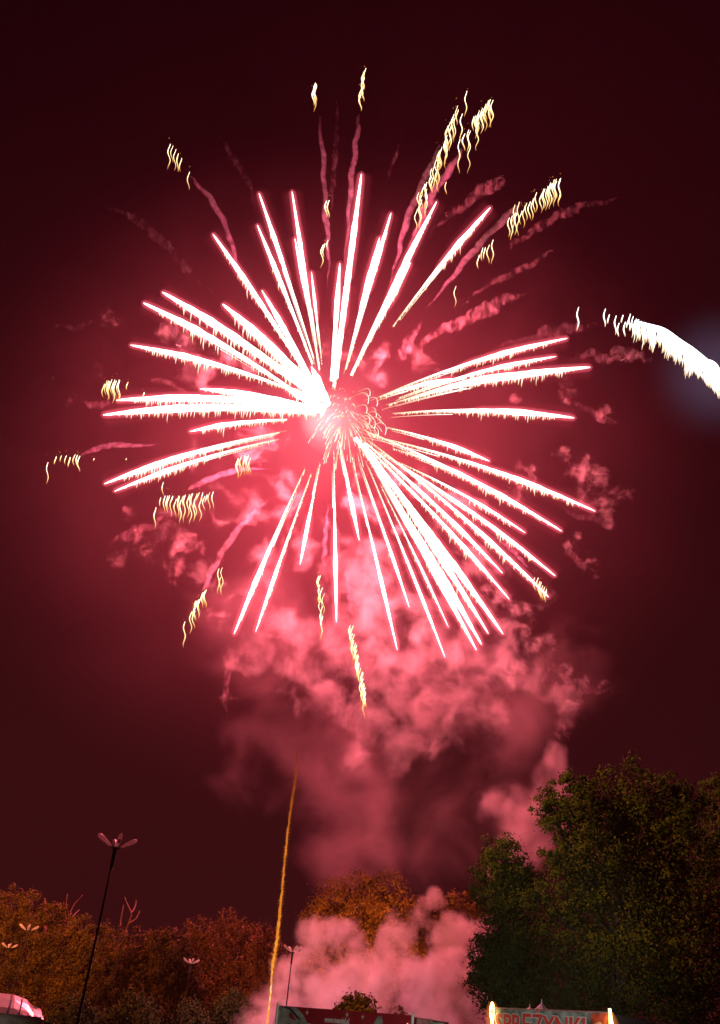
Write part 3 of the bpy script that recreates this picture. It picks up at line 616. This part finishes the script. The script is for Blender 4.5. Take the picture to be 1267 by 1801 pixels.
lamp0 = make_lamp(None, 0, 'tall dark lamp post standing against the sky, largest of the lamps')
# children were built round the origin
specs = [((204, 1489), .35, None), ((50, 1636), .30, 'lamp in front of the far left tree, its pale heads spread in a V'), ((16, 1667), .40, 'lamp lowest at the left edge, near the van, with small pale heads'),
         ((336, 1694), .35, 'lamp whose small pale heads show in front of the round orange tree'), ((515, 1674), .45, 'thin lamp post standing in front of the pink ground smoke'), ((661, 1775), 1.1, 'lamp of which only the pale heads peep over the long red banner')]
for i, ((x, y), yaw, lab) in enumerate(specs):
    t = lamp0 if i == 0 else copy_tree(lamp0)
    if lab: t['label'] = lab
    Hh = (9.1, 9.1, 8.0, 7.9, 9.1, 4.2)[i]; place(t, x, y, Hh, yaw); t.scale = (Hh/9.3,)*3

# ------------------------------------------------------------------ stalls and van
def text_mesh(name, body, size, origin, xdir, zdir, m, parent, ext=.004, bold=0, squash=1., wave=None):
    cu = bpy.data.curves.new(name, 'FONT'); cu.body = body; cu.size = size; cu.extrude = ext; cu.offset = bold; cu.align_x = 'CENTER'; cu.align_y = 'CENTER'; cu.resolution_u = 4
    o = bpy.data.objects.new(name, cu); COL.objects.link(o)
    me = bpy.data.meshes.new_from_object(o.evaluated_get(bpy.context.evaluated_depsgraph_get())); bpy.data.objects.remove(o)
    x = Vector(xdir).normalized(); z = Vector(zdir).normalized(); nn = x.cross(z)
    if squash > 2: squash = (squash-2)/(max(v.co.x for v in me.vertices)-min(v.co.x for v in me.vertices))   # fit to a width
    for v in me.vertices: v.co = Vector(origin)+x*v.co.x*squash+z*v.co.y+nn*v.co.z
    me.name = name; me.materials.clear(); return link(name, me, m, parent)
def sheet(pts, nrm, th, name, m, parent):
    """a flat cut-out board with thickness th, front at nrm side"""
    p = np.array(pts, float); n = len(p); nrm = np.array(nrm); b = Mesh()
    b.add(np.vstack([p, p-nrm*th]), [tuple(range(n)), tuple(range(n, 2*n))[::-1]]+[(i, i+n, (i+1) % n+n, (i+1) % n) for i in range(n)])
    return b.build(name, m, parent)
red_m = mat('banner_red', (.36, .022, .03), .5, noise=(1.5, .8, 1.15)); teal_m = mat('banner_grey_green', (.36, .42, .34), .5, noise=(2.5, .55, 1.15))
dark_m = mat('banner_dark', (.05, .055, .07), .5); navy_m = mat('banner_navy', (.03, .03, .16), .5); white_p = mat('white_paint', (.78, .76, .70), .4, noise=(5, .85, 1.05))
txt_m = mat('lettering_pale', (.62, .58, .50), .5)
# stall one: long red banner board
Y0 = 42.0; A = PY(491, 1768.5, Y0); zt = A[2]; B = PZ(728, 1786, zt); X = (B-A)/np.linalg.norm(B-A); Wd = np.linalg.norm(B-A)
Z = np.array([0, 0, 1.]); N = np.cross(X, Z); N = N if N[1] < 0 else -N
s1 = thing('market_stall', ((A+B)/2)*[1, 1, 0], 'stall with a long dark red and grey green banner board, white posts at both ends', 'stall')
def q1(u, v, off=0): return A+X*u-Z*v+N*off
b = Mesh(); c = q1(Wd/2, .8, -.6); R = np.array([X, N, Z]).T
b.box(q1(Wd/2, zt/2+.02, -1.3), Wd-.1, 2.2, zt-.04, R); b.build('booth', mat('booth_wall', (.12, .03, .04), .7, noise=(2, .8, 1.2)), s1)
sheet([q1(0, 0), q1(Wd, 0), q1(Wd, .95), q1(0, .95)], N, .05, 'banner_board', red_m, s1)
e = .012
sheet([q1(0,.02,e), q1(.95,.03,e), q1(1.35,.28,e), q1(1.55,.50,e), q1(2.2,.62,e), q1(Wd,.66,e), q1(Wd,.95,e), q1(0,.95,e)], N, .008, 'banner_swoosh', teal_m, s1)
sheet([q1(.62,.22,e*2), q1(.72,.24,e*2), q1(1.02,.46,e*2), q1(.9,.47,e*2), q1(.64,.36,e*2)], N, .008, 'banner_swoosh', red_m, s1)
sheet([q1(.10,.03,e*2), q1(.62,.03,e*2), q1(1.28,.44,e*2), q1(1.05,.40,e*2), q1(.6,.12,e*2)], N, .008, 'banner_dark_stripe', dark_m, s1)  # dark stripe laid over the swoosh
sheet([q1(.62,.60,e*2), q1(1.9,.64,e*2), q1(2.1,.95,e*2), q1(.55,.95,e*2)], N, .008, 'banner_panel', navy_m, s1)
cir = [q1(4.0+.62*math.cos(a), .88-.42*math.sin(a), e) for a in np.linspace(0, math.pi, 12)]
sheet(cir, N, .008, 'banner_arc', teal_m, s1); cir = [q1(4.0+.52*math.cos(a), .88-.33*math.sin(a), e*2) for a in np.linspace(0, math.pi, 12)]
sheet(cir, N, .008, 'banner_arc', red_m, s1)
sheet([q1(4.75,.40,e), q1(4.95,.12,e), q1(5.12,.08,e), q1(5.2,.3,e), q1(4.95,.6,e), q1(4.6,.7,e)], N, .008, 'banner_swoosh', teal_m, s1)
for x, y in ((1.52,.17), (3.5,.14), (4.25,.17)):
    sheet([q1(x+(.09 if i % 2 == 0 else .035)*math.cos(i*math.pi/4), y+(.09 if i % 2 == 0 else .035)*math.sin(i*math.pi/4), e) for i in range(8)], N, .008, 'banner_star', txt_m, s1)
text_mesh('lettering', 'www.mendel.pl', .27, q1(Wd*.465, .36, .02), X, Z, mat('lettering_white', (.75, .68, .62), .5), s1, bold=.010, squash=2+Wd*.185)
for u in (0, Wd):
    b = Mesh(); p = q1(u, 0, .06); b.tube([(p[0], p[1], 0), (p[0], p[1], zt+.05), (p[0], p[1], zt+.10)], [.055, .055, .02], 8); b.build('post', white_p, s1)
b = Mesh(); p = q1(Wd-.22, .33, .05); b.ball(p, .035, 8, 6, (1, 1, 2.2)); b.build('small_bulb', emit('warm_bulb', (1, .55, .32), 1.2), s1)
b = Mesh(); b.box(q1(Wd+.42, .42, -.1), .62, .12, .7, R); b.build('side_panel', mat('side_pink', (.45, .2, .18), .6, noise=(5, .7, 1.3)), s1)
sg = thing('light_box', q1(Wd+1.0, 0, -.1)*[1, 1, 0], 'blank pale box right of the long red banner', 'sign box')
b = Mesh(); b.box(q1(Wd+.95, .46, -.12), .42, .3, .60, R); b.build('box', teal_m, sg); b = Mesh(); p = q1(Wd+.95, .7, -.12); b.tube([(p[0], p[1], 0), p], .05, 8); b.build('post', white_p, sg)

# stall two: lettering banner with glowing rope lights
Y1 = 36.0; A2 = PY(872, 1771.5, Y1); zt2 = A2[2]; B2 = PZ(1078, 1780, zt2); X2 = (B2-A2)/np.linalg.norm(B2-A2); W2 = np.linalg.norm(B2-A2); N2 = np.cross(X2, Z); N2 = N2 if N2[1] < 0 else -N2
def q2(u, v, off=0): return A2+X2*u-Z*v+N2*off
R2 = np.array([X2, N2, Z]).T
s2 = thing('market_stall', ((A2+B2)/2)*[1, 1, 0], 'stall with big red letters on a grey banner between two glowing yellow light tubes', 'stall')
b = Mesh(); b.box(q2(W2/2, zt2/2+.03, -1.0), W2-.1, 1.7, zt2-.06, R2); b.build('booth', mat('booth_wall_dark', (.05, .04, .045), .7), s2)
sheet([q2(0, 0), q2(W2, 0), q2(W2, .9), q2(0, .9)], N2, .05, 'banner_board', mat('banner_grey', (.22, .25, .23), .5, noise=(3, .35, 1.5)), s2)
sheet([q2(W2-.85,.08,.012), q2(W2,.03,.012), q2(W2,.9,.012), q2(W2-.85,.9,.012)], N2, .008, 'banner_end', mat('banner_end_red', (.50, .07, .035), .5, noise=(4, .4, 1.4)), s2)
b = Mesh(); b.ball(q2(W2-.48, .5, .03), .24, 14, 8, (1, .12, .9)); b.build('banner_fruit', mat('banner_brown', (.45, .24, .12), .5, noise=(8, .6, 1.4)), s2)
sheet([q2(1.38,.40,.012), q2(1.55,.16,.012), q2(1.75,.40,.012)], N2, .008, 'banner_peak', teal_m, s2)
b = Mesh(); b.tube([q2(0, .02, .03), q2(W2, .02, .03)], .022, 6); b.build('top_rail', mat('rail', (.35, .16, .14), .5), s2)
let = mat('lettering_red', (.62, .05, .04), .45); letw = mat('lettering_edge', (.52, .50, .44), .5)
text_mesh('lettering_edge', 'SPRĘŻYNKI', .84, q2(W2*.40, .53, .022), X2, Z, letw, s2, bold=.045, squash=2+W2*.80)
text_mesh('lettering', 'SPRĘŻYNKI', .84, q2(W2*.40, .53, .034), X2, Z, let, s2, bold=.014, squash=2+W2*.78)
tube_m = emit('light_tube', (1, .72, .20), 7); tube_m.cycles.emission_sampling = 'AUTO'
def rope(pts, r, n=24):
    b = Mesh(); b.tube(cr_path([q2(u, v, o) for u, v, o in pts], n), r, 8); return b.build('light_tube', tube_m, s2, True)
rope([(-.02,.95,.12),(-.05,.5,.12),(-.10,.3,.12),(-.13,.10,.12),(-.06,-.12,.12),(.01,-.02,.12),(.03,.2,.12),(-.01,.40,.12),(-.03,.6,.12)], .033, 40)
rope([(-.02,.5,.14),(.15,.62,.14),(.36,.80,.14),(.5,.95,.14)], .035)
rope([(W2-.02,-.08,.12),(W2+.01,.15,.12),(W2+.05,.4,.12),(W2+.05,.7,.12),(W2+.04,1.0,.12)], .045)
rope([(W2-.02,-.06,.12),(W2-.01,.3,.14),(W2-.01,.9,.12)], .03)
gl = glow_mat('light_tube_glow', (1, .22, .03), .28, 1.8)  # orange halo round the tubes, added as emissive balls
b = Mesh(); b.ball(q2(-.04, .3, .12), .26, 16, 12, (1, 1, 1.9)); b.build('tube_glow', gl, s2, True)
b = Mesh(); b.ball(q2(W2, .55, .12), .28, 16, 12, (1, 1, 2)); b.build('tube_glow', gl, s2, True)
# tent peaks behind the lettering stall
def tent(label, x, ytop, ybot, half, Y, c1, c2, seg=12):
    p = PY(x, ytop, Y); q = PY(x, ybot, Y); hw = half*Y/F; t = thing('tent', (p[0], Y, 0), label, 'tent', 'striped tents behind the lettering stall')
    v1 = Mesh(); v2 = Mesh()
    for i in range(seg):
        a0, a1 = 2*math.pi*i/seg, 2*math.pi*(i+1)/seg; mm = (v1, v2)[i % 2]; ring = []
        prof = [(0, p[2]), (.28, p[2]-(p[2]-q[2])*.34), (.62, p[2]-(p[2]-q[2])*.72), (1, q[2]), (1, q[2]-.25)]
        for (f_, z) in prof: ring += [(p[0]+hw*f_*math.cos(a0), Y+hw*f_*math.sin(a0), z), (p[0]+hw*f_*math.cos(a1), Y+hw*f_*math.sin(a1), z)]
        mm.add(ring, [(0, 2, 3)]+[(2*k, 2*k+2, 2*k+3, 2*k+1) for k in range(1, 4)])
    v1.build('canvas', c1, t); v2.build('striped_canvas', c2, t)
    b = Mesh()
    for i in range(6):
        a = i*math.pi/3; b.tube([(p[0]+hw*.95*math.cos(a), Y+hw*.95*math.sin(a), 0), (p[0]+hw*.95*math.cos(a), Y+hw*.95*math.sin(a), q[2])], .04, 6)
    b.build('frame', white_p, t)
    b = Mesh(); b.tube([(p[0], Y, p[2]-.05), (p[0], Y, p[2]+.12)], [.04, .01], 6); b.build('finial', white_p, t)
tw = mat('canvas_white', (.78, .70, .70), .6, noise=(4, .85, 1.05)); tp_ = mat('canvas_purple', (.35, .16, .38), .6); tr_ = mat('canvas_red', (.55, .10, .10), .6)
tent('white tent peak with purple stripes rising behind the middle of the lettering banner', 953, 1763, 1778, 14, 41, tw, tp_)
tent('small low red tent peak left of the white and purple one', 932, 1771, 1776.5, 10, 42, tr_, tw)

# van at the lower left
vb = mat('van_body', (.28, .21, .20), .35, noise=(2, .85, 1.1)); vg = mat('van_glass', (.34, .33, .27), .4, noise=(6, .7, 1.3)); vd = mat('van_seam', (.03, .02, .05), .6); rub = mat('rubber', (.02, .02, .02), .8)
Yv = 36.0; T1 = PY(0, 1744, Yv); van = thing('parked_van', (T1[0]-.2, Yv, 0), 'pale high roofed van with a ribbed sloping brow in the lower left corner', 'van')
def vp(x, y, dy=0): return PY(x, y, Yv+dy)
xl = vp(-40, 1744)[0]; xr = vp(66, 1757)[0]; xb = vp(76, 1790)[0]; zt = T1[2]; zb = vp(20, 1787)[2]; hood = 1.0
prof = [(xl-.3, 0), (xb+.02, 0), (xb+.02, zb*.6), (xb, zb-.0), (xr+.12, zt*.90+zb*.1), (xr-.03, zt-.22), (xr-.30, zt-.08), (xr-.9, zt), (xl-.3, zt)]
# body section along the front, extruded back; brow leans back
prof = [(-1.9, .35), (xb-0.0, .35), (xb+.02, 1.0), (xb, zb), (xb-.06, (zb+zt)/2), (xr-.02, zt-.26), (xr-.25, zt-.10), (xr-.7, zt), (xl-.35, zt), (xl-.6, zt-.12), (xl-.75, (zb+zt)/2), (xl-.8, zb), (xl-.8, .35)][1:]
n = len(prof); rows = []
for (dy, top) in ((-.05, 0), (.0, 0), (.75, 1), (5.2, 1)):
    pass
def station(dy, lift): return [(x, Yv+dy, (z if z <= zb+1e-3 else zb+(z-zb)*lift)) for x, z in prof]
st = [station(0, .02), station(.3, .35), station(.8, .72), station(1.35, .95), station(2.0, 1.0), station(5.3, 1.0)]
b = Mesh(); v = [p for s_ in st for p in s_]; f = [(i*n+j, i*n+(j+1) % n, (i+1)*n+(j+1) % n, (i+1)*n+j) for i in range(5) for j in range(n)]+[tuple(range(n))[::-1], tuple(5*n+j for j in range(n))]
b.add(v, f); b.build('body', vb, van)
def brow(x, u):  # point on the brow, u 0 bottom .. 1 top
    tb = [(0, .02), (.3, .35), (.8, .72), (1.35, .95), (2.0, 1.0)]; dy = np.interp(u, [a[1] for a in tb], [a[0] for a in tb]); return np.array([x, Yv+dy-.012, zb+(zt-zb)*u+.012])
for (fx, w) in ((.62, .028), (.36, .010), (.80, .016), (.16, .008)):
    x = xl+(xr-xl)*fx; b = Mesh(); b.tube([brow(x-.10*(1-u), u) for u in np.linspace(.05, .93, 9)], w, 6); b.build('brow_seam', vd, van)
b = Mesh(); b.tube([brow(x, .03) for x in np.linspace(xl-.6, xb-.1, 6)], .035, 6); b.build('brow_lip', vb, van)
sheet([(xl-.6, Yv-.02, zb-.05), (xb-.28, Yv-.02, zb-.07), (xb-.12, Yv-.02, zb-.7), (xl-.6, Yv-.02, zb-.7)], (0, -1, 0), .015, 'windscreen', vg, van)
b = Mesh(); b.box((xb+.10, Yv-.1, zb-.22), .16, .10, .32); b.build('side_mirror', rub, van)
b = Mesh(); b.box(((xl-.8+xb)/2, Yv-.06, .55), xb-xl+.7, .14, .25); b.build('bumper', rub, van)
for sx in (xl-.72, xb-.1):
    for yy in (1.0, 4.3):
        b = Mesh(); b.tube([(sx-.1, Yv+yy, .34), (sx+.12, Yv+yy, .34)], .34, 18); w = b.build('wheel', rub, van); b = Mesh(); b.tube([(sx-.11, Yv+yy, .34), (sx+.13, Yv+yy, .34)], .19, 12); b.build('rim', white_p, w)

van.rotation_euler = (0, 0, math.radians(20))
# ------------------------------------------------------------------ night air, lit by the burst
hz = Mesh(); hz.box((0, 180, 149), 900, 640, 302); ho = hz.build('haze', smoke_mat('night_haze', .00006, (1, .45, .60), None))
props(ho, 'thin night air over the whole fairground', 'haze', kind='stuff')
